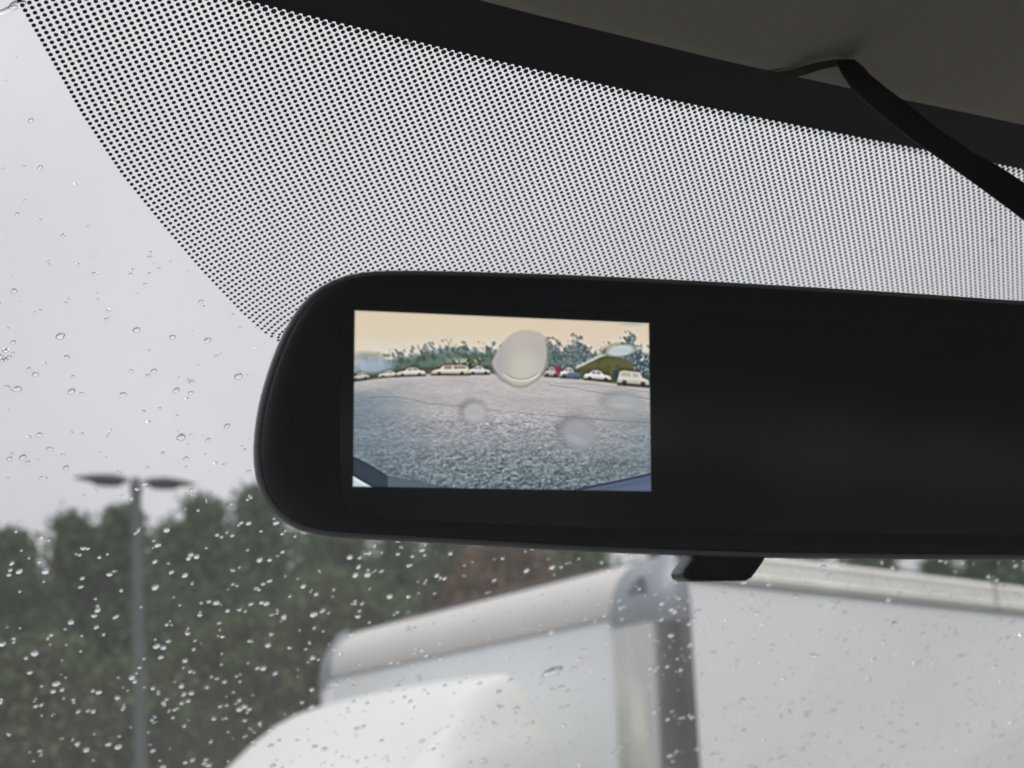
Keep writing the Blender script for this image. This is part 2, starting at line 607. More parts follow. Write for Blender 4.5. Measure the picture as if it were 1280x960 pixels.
# side rails: flat extrusions with a raised lip
for side in (0, 1):
    fy = (lambda y: y) if side == 0 else (lambda y: W - y)
    b = MB()
    prof = [(0.0, 2.770), (-0.012, 2.770), (-0.012, 2.782), (-0.016, 2.784), (-0.018, 2.792), (-0.014, 2.797), (-0.007, 2.800), (-0.007, 2.858),
            (-0.011, 2.862), (-0.010, 2.872), (0.0, 2.884), (0.03, 2.893), (0.06, 2.893)]
    b.loft([[(x, fy(y), z) for y, z in prof] for x in (0.15, LEN)], False, False, closed=False)
    sr = b.build('side_rail', side_rail, TK, smooth=True, angle=30)
    for k, x in enumerate(np.arange(0.3, LEN, 0.22)):
        b = MB()
        b.tube([(x, fy(-0.005), 2.83), (x, fy(-0.0115), 2.83)], [0.007, 0.0045], 8)
        b.build('rivet', side_rail, sr, smooth=True)
    b = MB()
    b.box((1.985, min(fy(-0.020), fy(-0.004)), 2.771), (2.0, max(fy(-0.020), fy(-0.004)), 2.880))
    b.build('rail_joint', seal, sr)
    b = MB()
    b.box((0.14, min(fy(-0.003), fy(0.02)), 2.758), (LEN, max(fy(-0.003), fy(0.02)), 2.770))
    b.build('shadow_strip', seal, sr)  # sealant-grey strip, its colour standing in for the shadow line under the rail

# roof fairing on the cab
FC = 1.215


def fsec(x, zt, hw, zb, hb, crown):
    # half section from the skirt up over the rounded shoulder to the crown
    k = (hb - hw) / 0.28
    dh = zt - zb
    d1 = min(1, dh * 1.3)
    side = [(hw + 0.135 * k, zb), (hw + 0.13 * k, zt - 0.60 * dh), (hw + 0.115 * k, zt - 0.36 * min(1, dh)), (hw + 0.092 * k, zt - 0.225 * d1), (hw + 0.062 * k, zt - 0.12 * d1),
            (hw + 0.036 * k, zt - 0.058 * d1), (hw + 0.018 * k, zt - 0.024 * d1), (hw + 0.005, zt - 0.006), (hw - 0.02, zt + crown * 0.05), (hw - 0.07, zt + crown * 0.19)]
    mid = [(hw * f, zt + crown * (1 - f * f)) for f in (0.78, 0.6, 0.4, 0.2, 0.0)]
    half = side + mid
    pts = [(-y, z) for y, z in half] + [(y, z) for y, z in half[:-1][::-1]]
    wr = max(0.0, 1 - max(0.0, -0.335 - x) / 0.3)   # the rear edge sweeps back as it drops
    return [(x + wr * 0.16 * (1 - math.exp(-max(0.0, zt - z) / 0.13)), FC + y, z) for y, z in pts]


b = MB()
rows = [(-0.335, 2.43, 0.70, 1.75, 0.98, 0.02), (-0.35, 2.445, 0.71, 1.75, 0.99, 0.022), (-0.42, 2.425, 0.715, 1.75, 1.0, 0.03), (-0.52, 2.375, 0.72, 1.75, 1.0, 0.04),
        (-0.64, 2.29, 0.72, 1.75, 1.0, 0.05), (-0.78, 2.17, 0.715, 1.75, 0.99, 0.06), (-0.95, 2.03, 0.70, 1.75, 0.97, 0.06),
        (-1.15, 1.92, 0.66, 1.75, 0.94, 0.05), (-1.4, 1.84, 0.58, 1.75, 0.88, 0.03), (-1.62, 1.79, 0.45, 1.75, 0.8, 0.01)]
b.loft([fsec(*r) for r in rows])
b.build('roof_fairing', fair, TK, smooth=True, angle=50)
# cab below the frame, seen only from other places
b = MB()
cab = []
for x, zt, hw in [(-0.25, 1.74, 0.97), (-1.5, 1.74, 0.96), (-1.75, 1.66, 0.92), (-2.25, 1.15, 0.94), (-3.0, 1.02, 0.9), (-3.15, 0.85, 0.86), (-3.18, 0.5, 0.86)]:
    cab.append([(x, FC + y, z) for y, z in [(-hw, 0.45), (-hw * 1.02, 0.9 if zt > 1.0 else zt - 0.1), (-hw * 0.93, zt - 0.05), (-hw * 0.85, zt), (hw * 0.85, zt), (hw * 0.93, zt - 0.05),
                                        (hw * 1.02, 0.9 if zt > 1.0 else zt - 0.1), (hw, 0.45)]])
b.loft(cab)
b.build('cab', fair, TK, smooth=True, angle=35)
cab_glass = mat('cab_glass', (0.02, 0.025, 0.03), rough=0.08)
b = MB()
b.add([(-1.80, FC - 0.8, 1.63), (-1.80, FC + 0.8, 1.63), (-2.22, FC + 0.84, 1.20), (-2.22, FC - 0.84, 1.20),
       (-1.79, FC - 0.8, 1.645), (-1.79, FC + 0.8, 1.645), (-2.21, FC + 0.84, 1.215), (-2.21, FC - 0.84, 1.215)],
      [(3, 2, 1, 0), (4, 5, 6, 7), (0, 1, 5, 4), (1, 2, 6, 5), (2, 3, 7, 6), (3, 0, 4, 7)])
b.build('cab_windshield', cab_glass, TK)
for x in (-2.5, 2.6):
    for y in (0.22, W - 0.22):
        b = MB()
        ring = lambda yy, r: [(x + r * math.cos(a), yy, 0.42 + r * math.sin(a)) for a in np.linspace(0, 2 * math.pi, 25)[:-1]]
        b.loft([ring(y - 0.12, 0.36), ring(y - 0.10, 0.41), ring(y + 0.10, 0.41), ring(y + 0.12, 0.36)])
        tw = b.build('wheel', dark, TK, smooth=True)
        b = MB()
        b.loft([ring(y - 0.125, 0.2), ring(y - 0.123, 0.23), ring(y + 0.123, 0.23), ring(y + 0.125, 0.2)])
        b.build('rim', alu, tw, smooth=True)

# ------------------------------------------------------------------ the car around the camera
CX = 0.06                                        # middle of the car
GS = 0.0034                                      # spacing of the printed dots
GP = unp(640, 250, 201 * GS)
GN = Vector((0, 0.4920, 0.8706)).normalized()    # windshield raked about thirty degrees
GD = Vector((0, GN.z, -GN.y))                    # down the glass
CAR = empty('car_interior', (CX, 0, 0), label='dark cabin around the camera with raked windshield, dotted band and grey headliner', category='car interior')


def gl(x, v, d=0.0):
    """point of the windshield plane: x across, v down the glass, d outwards (relative to the car)"""
    p = Vector((x, GP.y, GP.z)) + GD * v + GN * d
    return p - Vector((CX, 0, 0))


def glass_mat(name, film_on):
    m = bpy.data.materials.new(name)
    m.use_nodes = True
    t = m.node_tree
    t.nodes.clear()
    o_ = t.nodes.new('ShaderNodeOutputMaterial')
    tr = t.nodes.new('ShaderNodeBsdfTransparent')
    tr.inputs['Color'].default_value = (0.975, 0.977, 0.980, 1)
    gls = t.nodes.new('ShaderNodeBsdfGlossy')
    gls.inputs['Roughness'].default_value = 0.0
    lw = t.nodes.new('ShaderNodeLayerWeight')
    lw.inputs['Blend'].default_value = 0.5
    pw = t.nodes.new('ShaderNodeMath')
    pw.operation = 'POWER'
    pw.inputs[1].default_value = 5.0
    t.links.new(lw.outputs['Facing'], pw.inputs[0])
    fr_ = t.nodes.new('ShaderNodeMath')
    fr_.operation = 'MULTIPLY_ADD'
    fr_.inputs[1].default_value = 0.8
    fr_.inputs[2].default_value = 0.025
    t.links.new(pw.outputs[0], fr_.inputs[0])
    mx = t.nodes.new('ShaderNodeMixShader')
    t.links.new(fr_.outputs[0], mx.inputs[0])
    t.links.new(tr.outputs[0], mx.inputs[1])
    t.links.new(gls.outputs[0], mx.inputs[2])
    t.links.new(mx.outputs[0], o_.inputs[0])
    if film_on:                                  # thin film of rain and road dirt, its pale veil also imitating misty haze
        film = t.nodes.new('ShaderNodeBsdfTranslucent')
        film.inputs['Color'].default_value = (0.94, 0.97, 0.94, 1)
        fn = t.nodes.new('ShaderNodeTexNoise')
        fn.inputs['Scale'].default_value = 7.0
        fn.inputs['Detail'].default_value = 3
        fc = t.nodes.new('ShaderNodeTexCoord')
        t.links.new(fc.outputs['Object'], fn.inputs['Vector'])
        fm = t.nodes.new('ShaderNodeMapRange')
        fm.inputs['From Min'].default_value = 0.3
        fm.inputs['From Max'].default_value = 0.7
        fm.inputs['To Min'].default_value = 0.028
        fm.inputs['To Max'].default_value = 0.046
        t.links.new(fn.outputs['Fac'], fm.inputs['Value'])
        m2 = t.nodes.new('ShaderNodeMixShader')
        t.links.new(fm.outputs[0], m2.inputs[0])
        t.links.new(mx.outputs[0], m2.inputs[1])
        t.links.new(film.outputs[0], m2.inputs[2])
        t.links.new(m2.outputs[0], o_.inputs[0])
    return m


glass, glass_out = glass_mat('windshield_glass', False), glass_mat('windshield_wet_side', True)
HX = [-0.80, -0.50, -0.30, -0.161, -0.0614, 0.0201, 0.0845, 0.1744, 0.2137, 0.35, 0.55, 0.80]
HV = [-0.020, -0.050, -0.0575, -0.0578, -0.0600, -0.0630, -0.0668, -0.0728, -0.0753, -0.078, -0.070, -0.040]
band_v = lambda x: interp(x, HX, HV)             # lower edge of the black band
head_v = lambda x: band_v(x) - 0.0297            # edge of the headliner
xs = [x for x in np.linspace(-0.68, 0.80, 75)]
TH = 0.005
b = MB()
topv = [head_v(x) - 0.05 for x in xs]
n = len(xs)
ring_in = [gl(x, v, 0) for x, v in zip(xs, topv)] + [gl(x, 0.80, 0) for x in xs[::-1]]
ring_out = [gl(x, v, TH) for x, v in zip(xs, topv)] + [gl(x, 0.80, TH) for x in xs[::-1]]
b.loft([ring_in, ring_out])
WS = b.build('windshield', glass, CAR, label='raked windshield with black printed dots and raindrops')
frit = mat('black_frit', (0.058, 0.060, 0.066), rough=0.42)
b = MB()
b.loft([[gl(x, head_v(x) - 0.045, -0.0004) for x in xs], [gl(x, band_v(x), -0.0004) for x in xs]], False, False, closed=False)
b.build('black_band', frit, WS, fix=False)

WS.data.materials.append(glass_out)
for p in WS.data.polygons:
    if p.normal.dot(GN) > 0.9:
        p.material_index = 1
# printed dots: a square screen turned by 45 degrees, dots shrinking downwards
BX = [-0.2335, -0.2194, -0.2019, -0.1799, -0.1578, -0.1344, -0.1105, -0.0961, -0.0873, -0.07, -0.04]
BV = [-0.0364, -0.0202, 0.0003, 0.0230, 0.0424, 0.0621, 0.0804, 0.0899, 0.0938, 0.097, 0.099]
dv, df = [], []
seg = 10
ca = [(math.cos(2 * math.pi * k / seg), math.sin(2 * math.pi * k / seg)) for k in range(seg)]
def edge_x(v):
    return interp(v, BV, BX) if v > BV[0] else BX[0] - (BV[0] - v) * 0.85


DP = GS * 0.965
XB0 = math.floor((BX[0]) / (DP * 0.5)) * DP * 0.5 + ((BV[0] + 0.06) % (DP * 0.5))
for i in range(-110, 140):
    for j in range(0, 105):
        x = (i + 0.5 * (j % 2)) * DP
        v = -0.0600 + j * DP * 0.5
        line = XB0 + (v - BV[0])                  # the lattice diagonal the print stops on
        if x < line - 1e-5:
            continue
        x += (edge_x(v) - line) * max(0.0, 1 - (x - line) / 0.2)
        v += (band_v(x) + 0.0600) * max(0, 1 - j / 120)
        if x > 2 * CX + 0.03 - edge_x(v) or v > 0.099 or v < band_v(x) - 0.002:
            continue
        k = len(dv)
        depth = (v - band_v(x)) / 0.16
        r = DP * (0.258 - 0.048 * min(1, max(0, depth)))
        if j < 2:
            r *= 1.25
        for c, s in ca:
            dv.append(gl(x + c * r, v + s * r, -0.0005))
        df.append(tuple(range(k, k + seg)))
mesh_obj('printed_dots', dv, df, frit, WS, kind='stuff')

# headliner: fabric shell from the glass edge back over the heads
hl = mat('headliner_fabric', (0.44, 0.408, 0.362), rough=0.95, spec=0.1, var=0.10, vscale=9, bump=0.35, bscale=900)
hx = [x for x in np.linspace(-0.68, 0.80, 61)]
b = MB()
rows = []
for s, dz in [(0.0, -0.004), (0.004, -0.010), (0.012, -0.011), (0.05, 0.0), (0.16, 0.022), (0.4, 0.05), (0.8, 0.075), (1.4, 0.08), (2.2, 0.03)]:
    row = []
    for x in hx:
        p = gl(x, head_v(x), -0.001)
        edge = 0.10 * max(0, (abs(x - CX) - 0.5) / 0.2) ** 2 * min(1, s * 4) * 0.35
        row.append(Vector((p.x, p.y - s, p.z + dz - edge)))
    rows.append(row)
b.loft(rows, False, False, closed=False)
outer = [[p + Vector((0, 0, 0.045 if k else 0.012)) for p in r] for k, r in enumerate(rows)]
b.loft(outer, False, False, closed=False)
b.build('headliner', hl, CAR, smooth=True, fix=False, angle=60)

trim = mat('grey_trim', (0.36, 0.35, 0.33), rough=0.6, bump=0.3, bscale=400)
seatm = mat('seat_cloth', (0.34, 0.33, 0.315), rough=0.9, bump=0.4, bscale=300)
# dashboard
b = MB()
rows = []
for y, z in [(0.62, 0.95), (0.62, 1.30), (0.66, 1.36), (0.80, 1.40), (1.05, 1.405), (1.22, 1.40), (1.22, 0.95)]:
    rows.append([(x, y + 0.05 * math.cos(x * 2.0), z) for x in np.linspace(-0.72, 0.72, 13)])
b.loft(rows, True, True, closed=False)
b.build('dashboard', trim, CAR, smooth=True)
# roof pillars and doors on either side
for sx in (-1, 1):
    for p0, p1, w in [((0.70, 1.20, 1.36), (0.66, 0.42, 2.00), 0.05), ((0.70, -0.45, 1.0), (0.64, -0.50, 2.03), 0.07), ((0.70, -1.6, 1.0), (0.62, -1.5, 2.03), 0.08)]:
        b = MB()
        b.tube([(sx * p0[0], p0[1], p0[2]), (sx * p1[0], p1[1], p1[2])], [w, w * 0.9], 8)
        b.build('roof_pillar', trim, CAR, smooth=True)
    b = MB()
    b.box((min(sx * 0.70, sx * 0.78), -1.9, 0.5), (max(sx * 0.70, sx * 0.78), 1.25, 1.27))
    b.build('door_panel', trim, CAR, bevel=0.02)
b = MB()
b.box((-0.74, -1.95, 0.45), (0.74, 1.25, 0.5))
b.build('cabin_floor', trim, CAR)
b = MB()
b.box((-0.74, -1.95, 0.5), (0.74, -1.88, 1.45))
b.build('rear_panel', trim, CAR)
for x, y in ((-0.40, -0.25), (0.40, -0.25), (0.0, -1.35)):
    w = 0.26 if y > -1 else 0.62
    b = MB()
    b.box((x - w, y - 0.02, 0.62), (x + w, y + 0.5, 0.98))
    b.box((x - w, y - 0.24, 0.80), (x + w, y - 0.06, 1.55))
    b.box((x - 0.13, y - 0.24, 1.56), (x + 0.13, y - 0.12, 1.74))
    b.build('seat', seatm, CAR, bevel=0.05)
b = MB()
wc, wa, wb_ = Vector((-0.43, 0.42, 1.22)), Vector((1, 0, 0)), Vector((0, 0.42, 0.9)).normalized()
prev = [wc + (wa * math.cos(a) + wb_ * math.sin(a)) * 0.185 for a in np.linspace(0, 2 * math.pi, 33)]
b.tube(prev, 0.015, 8)
b.tube([wc - wa * 0.18, wc, wc + wa * 0.18], [0.014, 0.05, 0.014], 8)
b.build('steering_wheel', trim, CAR, smooth=True)

# ------------------------------------------------------------------ rear view mirror with display
MC = unp(640 - 8.891, 480 + 23.247, 0.52214)
mx_, mdn, mn = Vector((0.95139, -0.30791, 0.0074)), Vector((0.05444, 0.14448, -0.98801)), Vector((-0.30315, -0.94038, -0.15422))
MI = empty('rear_view_mirror', MC, label='black rear view mirror with a lit reversing camera display', category='mirror')
mm = Matrix.Identity(4)
for i in range(3):
    mm[i][0], mm[i][1], mm[i][2], mm[i][3] = mx_[i], -mdn[i], mn[i], MC[i]
MI.matrix_world = mm


def ml(px, py, z=0.0):
    """mirror-plane coordinates (metres) of a measured outline point"""
    d = unp(px, py) - EYE
    c = MC + mn * z
    p = EYE + d * ((c - EYE).dot(mn) / d.dot(mn)) - MC
    return Vector((p.dot(mx_), -p.dot(mdn), z))


left = [(468, 332.7), (448, 335), (428.6, 339), (409, 346), (397, 353.6), (385, 365.5), (369, 385), (353, 415), (341.5, 442.7), (331.6, 474), (323.6, 502),
        (318.5, 534), (316.2, 565.5), (317.7, 593), (323.6, 617), (335.5, 636.7), (349.4, 651.7), (369, 664.4), (393, 670.3), (416.7, 672.8), (488, 676.5)]
topp = [(1280, 371.6), (1160, 363), (1040, 355.5), (920, 348.5), (800, 342.5), (700, 338), (560, 333.6)]
bot = [(560, 680.5), (640, 685), (720, 689.7), (864, 695.2), (956, 698), (1100, 699.6), (1280, 700.6)]
OUT = [ml(*p) for p in topp + left + bot]
XR = OUT[0].x
xl = min(p.x for p in OUT)
ytop, ybot = OUT[0].y, OUT[-1].y
lf = [ml(*p) for p in left]
yl0, yl1 = lf[0].y, lf[-1].y
rshape = []
for p in lf[::-1]:
    f = (p.y - yl1) / (yl0 - yl1)
    rshape.append(Vector((XR + 0.055 - (p.x - xl) + 0.0, ybot + f * (ytop - ybot), 0)))
OUT = OUT + rshape


def resample(P, n):
    d = [0.0]
    for i in range(len(P)):
        d.append(d[-1] + (P[(i + 1) % len(P)] - P[i]).length)
    o = []
    for k in range(n):
        s = d[-1] * k / n
        i = max(j for j in range(len(P)) if d[j] <= s)
        a, b2 = P[i], P[(i + 1) % len(P)]
        f = (s - d[i]) / max(1e-9, d[i + 1] - d[i])
        o.append(a.lerp(b2, f))
    return o


def smooth_loop(P, it=2):
    for _ in range(it):
        P = [(P[i - 1] + P[i] * 2 + P[(i + 1) % len(P)]) / 4 for i in range(len(P))]
    return P


def inset(P, d):
    o = []
    n = len(P)
    for i in range(n):
        tg = (P[(i + 1) % n] - P[i - 1]).normalized()
        nn = Vector((-tg.y, tg.x, 0))
        o.append(P[i] + nn * d)
    return o


OUTL = smooth_loop(resample(OUT, 160), 3)
area = sum(OUTL[i].x * OUTL[(i + 1) % 160].y - OUTL[(i + 1) % 160].x * OUTL[i].y for i in range(160))
sgn = 1 if area > 0 else -1
plast = mat('black_plastic', (0.085, 0.093, 0.108), rough=0.36, spec=0.45, bump=0.12, bscale=1500)
grey_plast = mat('housing_plastic', (0.11, 0.112, 0.115), rough=0.45, spec=0.5, bump=0.2, bscale=1500)
mglass = mat('mirror_glass', (0.090, 0.107, 0.104), rough=0.11, spec=0.75)
ring = lambda d, z: [Vector((p.x, p.y, z)) for p in inset(OUTL, sgn * d)]
b = MB()
b.loft([ring(0.0020, -0.0052), ring(0.0020, -0.0031), ring(0.0030, -0.0020), ring(0.0048, -0.0009), ring(0.0075, -0.0002), ring(0.0105, 0.0)], True, True)
b.build('front_frame', plast, MI, smooth=True, angle=70)
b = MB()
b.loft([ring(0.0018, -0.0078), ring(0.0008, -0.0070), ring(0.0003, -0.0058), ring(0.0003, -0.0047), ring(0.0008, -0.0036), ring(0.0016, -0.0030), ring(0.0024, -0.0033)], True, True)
b.build('rim', mat('rim_highlight_grey', (0.32, 0.325, 0.335), rough=0.4, bump=0.2, bscale=1500), MI, smooth=True, angle=70)  # lighter grey strip paints in the highlight along the mirror's rounded edge
b = MB()
b.loft([ring(0.0024, -0.0078), ring(0.0013, -0.0082), ring(0.0012, -0.0092), ring(0.0018, -0.012), ring(0.0034, -0.017), ring(0.0075, -0.024), ring(0.014, -0.030), ring(0.022, -0.034)], True, True)
b.build('back_housing', grey_plast, MI, smooth=True, angle=70)
# glass insert
gpx = [(1280, 412), (1100, 402), (840, 391.5), (600, 383), (470, 380), (446, 380.5), (434, 385), (428, 395), (425, 420), (424, 520), (426, 610), (432, 634), (446, 645), (480, 649),
       (640, 656), (860, 664), (1280, 669)]
G = [ml(*p) for p in gpx]
xr2 = XR + 0.03
G += [Vector((xr2 - 0.006, G[-1].y + 0.0005, 0)), Vector((xr2, G[-1].y + 0.008, 0)), Vector((xr2, G[0].y - 0.012, 0)), Vector((xr2 - 0.008, G[0].y - 0.003, 0))]
b = MB()
b.loft([[Vector((p.x, p.y, -0.001)) for p in G], [Vector((p.x, p.y, 0.0004)) for p in G]])
b.build('mirror_glass', mglass, MI)
# tab under the housing
tp = [(868, 690), (866, 699), (856, 711), (853, 717), (855, 723), (862, 726.3), (900, 726.6), (934, 726.2), (941, 722.5), (946, 716), (957, 700), (961, 690)]
TP = [ml(*p, z=-0.004) for p in tp]
tcx = sum(p.x for p in TP) / len(TP)
tcy = sum(p.y for p in TP) / len(TP)
sh = lambda k, z: [Vector((tcx + (p.x - tcx) * k, tcy + (p.y - tcy) * k, z)) for p in TP]
b = MB()
b.loft([sh(0.96, -0.016), sh(1.0, -0.0145), sh(1.0, -0.0062), sh(0.97, -0.0045), sh(0.84, -0.0042), sh(0.80, -0.0050)])
b.build('adjustment_tab', plast, MI, smooth=True, angle=35)
# ball mount to the glass, behind the mirror
xc = (xl + XR + 0.055) / 2
inv = mm.inverted()
wp = inv @ (Vector((CX, 0, 0)) + gl(CX + 0.02, 0.045, -0.002))
b = MB()
b.tube([(xc, 0.0, -0.03), tuple(Vector((xc, 0.0, -0.034)).lerp(wp, 0.35)), tuple(Vector((xc, 0, -0.034)).lerp(wp, 0.85)), tuple(wp)], [0.016, 0.009, 0.011, 0.018], 12)
b.build('mount_arm', grey_plast, MI, smooth=True)

# ---- the picture on the display (a flat lit screen), painted by rule
SW, SHh = 0.0950, 0.0539
NX, NY = 352, 204


def vnoise(w, h, sx, sy, seed):
    g = np.random.default_rng(seed)
    gx, gy = int(w / sx) + 3, int(h / sy) + 3
    a = g.random((gy, gx))
    X, Y = np.arange(w) / sx, np.arange(h) / sy
    xi, yi = X.astype(int), Y.astype(int)
    fx, fy = X - xi, Y - yi
    fx, fy = fx * fx * (3 - 2 * fx), fy * fy * (3 - 2 * fy)
    A = a[yi][:, xi]
    B = a[yi][:, xi + 1]
    C = a[yi + 1][:, xi]
    D = a[yi + 1][:, xi + 1]
    return (A * (1 - fx) + B * fx) * (1 - fy)[:, None] + (C * (1 - fx) + D * fx) * fy[:, None]


def paint():
    """the reversing camera's picture: wet lot, parked cars, trees, drops on its lens, over-sharpened like the real one"""
    u, v = np.meshgrid((np.arange(NX) + 0.5) / NX, (np.arange(NY) + 0.5) / NY)
    X = 65 + u * 1128
    ytop_ = 57 + (X - 65) * 0.0427
    ybot_ = 720 + (X - 65) * 0.024
    Y = ytop_ + v * (ybot_ - ytop_)
    img = np.zeros((NY, NX, 3))

    def put(col, m):
        c = np.array(col, float)
        m = np.clip(m, 0, 1)[..., None]
        img[:] = img * (1 - m) + c * m

    def blur(A, n):
        for ax in (0, 1):
            c = np.cumsum(np.concatenate([np.repeat(np.take(A, [0], ax), n + 1, ax), A, np.repeat(np.take(A, [-1], ax), n, ax)], ax), ax)
            L_ = A.shape[ax]
            A = (np.take(c, np.arange(2 * n + 1, 2 * n + 1 + L_), ax) - np.take(c, np.arange(L_), ax)) / (2 * n + 1)
        return A

    blur3 = lambda I, n: np.stack([blur(blur(I[..., k], n), n) for k in range(3)], -1)
    ss = lambda a, b_, x: np.clip((x - a) / (b_ - a), 0, 1) ** 2 * (3 - 2 * np.clip((x - a) / (b_ - a), 0, 1))
    pl = lambda pts: np.interp(X, [p[0] for p in pts], [p[1] for p in pts])

    def ell(cx, cy, rx, ry, rot=0.0, soft=0.12):
        c, s = math.cos(rot), math.sin(rot)
        dx, dy = X - cx, Y - cy
        q = np.sqrt(((dx * c + dy * s) / rx) ** 2 + ((-dx * s + dy * c) / ry) ** 2)
        return 1 - ss(1 - soft, 1 + soft, q)

    def shear(A, k):
        return np.stack([np.roll(A[i], int(i * k)) for i in range(NY)])

    # sky
    put((219, 204, 180), np.ones_like(X))
    put((222, 216, 204), ss(110, 250, Y) * 0.75)
    put((221, 199, 178), (1 - ss(0, 330, np.abs(X - 900))) * 0.5)
    put((150, 175, 175), ell(1120, 112, 45, 6, 0, 0.6) * 0.5)
    # tree line: thin at the top, closing towards the ground
    hor = pl([(65, 330), (200, 310), (320, 301), (560, 299), (700, 303), (800, 309), (900, 318), (1000, 331), (1100, 343), (1192, 352)])
    tt = pl([(65, 262), (110, 245), (180, 224), (240, 206), (310, 200), (360, 186), (430, 176), (500, 190), (560, 186), (620, 192), (800, 166), (850, 188), (890, 156), (940, 172), (975, 205),
             (1020, 188), (1060, 190), (1095, 148), (1125, 146), (1150, 195), (1192, 205)])
    na = shear(vnoise(NX, NY, 2.0, 3.2, 31), 0.5)
    nb = shear(vnoise(NX, NY, 1.5, 2.0, 32), -0.6)
    nc = vnoise(NX, NY, 6.0, 5.0, 33)
    nd = vnoise(NX, NY, 14.0, 9.0, 34)
    fill = ss(-8, 70, Y - tt)
    dens = ss(-0.05, 0.22, fill * 1.15 + (na - 0.5) * 0.75 + (nb - 0.5) * 0.45 + (nc - 0.5) * 0.4 - 0.16) * (Y > tt - 12)
    right = ss(690, 780, X)
    put((126, 140, 150), dens * (0.75 + 0.25 * fill))
    put((92, 112, 100), dens * ss(0.25, 0.9, fill) * (1 - 0.75 * right) * 0.9)
    put((84, 100, 106), dens * right * 0.6)
    put((60, 76, 66), dens * ss(0.42, 0.75, 0.6 * na + 0.4 * nc) * 0.75)
    put((196, 204, 208), dens * ss(0.58, 0.85, nb) * (1 - 0.75 * fill * (1 - right)) * 0.5)
    put((64, 84, 62), dens * ss(0.5, 0.7, nd) * ss(0.4, 0.9, fill) * (1 - right) * 0.6)
    put((206, 200, 186), (1 - ss(6, 20, np.abs(Y - hor + 46))) * ss(395, 430, X) * (1 - ss(520, 570, X)) * ss(0.45, 0.65, nb) * 0.8)
    put((56, 50, 44), (1 - ss(6, 20, np.abs(Y - hor + 42))) * ss(395, 430, X) * (1 - ss(520, 570, X)) * ss(0.5, 0.7, na) * 0.8)
    # olive bank on the right
    bank = pl([(880, 300), (905, 280), (1000, 236), (1040, 228), (1100, 246), (1140, 270), (1160, 330)])
    bk = ss(-4, 5, Y - bank) * ss(880, 900, X) * (1 - ss(1125, 1140, X))
    put((94, 94, 62), bk)
    put((72, 74, 46), bk * ss(0.4, 0.7, nc) * 0.5)
    put((218, 214, 200), (1 - ss(2, 7, np.abs(Y - bank + 5))) * ss(895, 910, X) * (1 - ss(1010, 1030, X)) * 0.8)
    put((62, 80, 90), ss(1118, 1140, X) * ss(215, 235, Y) * (1 - ss(320, 335, Y)) * 0.75)
    put((222, 224, 222), ss(1118, 1140, X) * ss(215, 235, Y) * (1 - ss(300, 320, Y)) * ss(0.60, 0.75, nb) * 0.8)
    put((78, 70, 56), (1 - ss(4, 16, np.abs(Y - hor + 18))) * 0.6)
    # wet ground
    g = ss(-2.5, 2.5, Y - hor)
    put((183, 178, 177), g)
    put((166, 165, 168), g * ss(20, 130, Y - hor) * 0.85)
    put((134, 139, 146), g * ss(120, 300, Y - hor) * 0.9)
    put((116, 130, 142), g * (1 - ss(65, 420, X + (Y - 400) * -0.15)) * ss(0, 90, Y - hor) * 0.85)
    put((130, 142, 148), g * ss(930, 1192, X) * ss(40, 160, Y - hor) * 0.75)
    put((190, 183, 181), g * ell(640, 400, 330, 75, 0, 0.7) * 0.5)
    put((94, 108, 115), g * ss(520, 740, Y) * 0.75)
    dn = Y - hor
    n_far = vnoise(NX, NY, 8.0, 1.5, 41) + vnoise(NX, NY, 3.5, 1.3, 42) - 1.0
    n_mid = shear(vnoise(NX, NY, 4.5, 1.8, 43), 0.4) + vnoise(NX, NY, 3.0, 1.8, 44) - 1.0
    n_near = vnoise(NX, NY, 3.6, 2.6, 45) + 0.8 * vnoise(NX, NY, 2.3, 2.0, 46) + 0.8 * shear(vnoise(NX, NY, 6.0, 2.8, 47), -0.7) - 1.3
    w1, w2 = ss(90, 200, dn), ss(190, 330, dn)
    side_ = 0.45 + 0.55 * np.exp(-((X - 640) / 430.0) ** 2)
    tex = n_far * (1 - w1) * 0.26 + n_mid * w1 * (1 - w2) * 1.05 * side_ + n_near * w2 * 1.35 * side_
    img[:] = img + (tex * g * 30)[..., None]
    img[:] = img + ((vnoise(NX, NY, 30, 7, 48) - 0.5) * g * 12)[..., None]
    for pts, wd, st in (([(90, 402), (130, 388), (200, 384), (270, 392), (340, 410), (480, 424), (600, 438), (760, 455), (950, 470), (1192, 488)], 4.0, 0.20),
                        ([(800, 344), (900, 355), (1000, 374), (1192, 396)], 4, 0.22), ([(820, 338), (950, 338), (1060, 352), (1192, 372)], 3.5, 0.16)):
        lim = (X > pts[0][0]) & (X < pts[-1][0])
        put((96, 96, 102), (1 - ss(wd * 0.3, wd, np.abs(Y - pl(pts) - 3 * (nc - 0.5)))) * lim * st)

    # cars along the far side, by their side outline
    def car(cx, cy, w, h, body=(222, 218, 212), flip=False, van=False, glass_=(112, 116, 120), tilt=0.04):
        q = (X - cx) / w + 0.5
        q = 1 - q if flip else q
        yy = (Y - cy - (X - cx) * tilt) / h + 0.5
        prof_ = ([0, 0.04, 0.14, 0.22, 0.30, 0.80, 0.92, 1.0], [0.85, 0.55, 0.46, 0.40, 0.06, 0.02, 0.12, 0.8]) if van else \
            ([0, 0.03, 0.12, 0.28, 0.38, 0.50, 0.66, 0.80, 0.95, 1.0], [0.85, 0.58, 0.48, 0.42, 0.12, 0.05, 0.08, 0.40, 0.46, 0.8])
        tp_ = np.interp(q, *prof_)
        ins = (q > 0) & (q < 1)
        put((64, 58, 50), ins * ss(-0.30, -0.08, yy - tp_) * (1 - ss(1.0, 1.15, yy)) * 0.55)
        put(body, ins * ss(-0.05, 0.05, yy - tp_) * (1 - ss(0.84, 0.92, yy)))
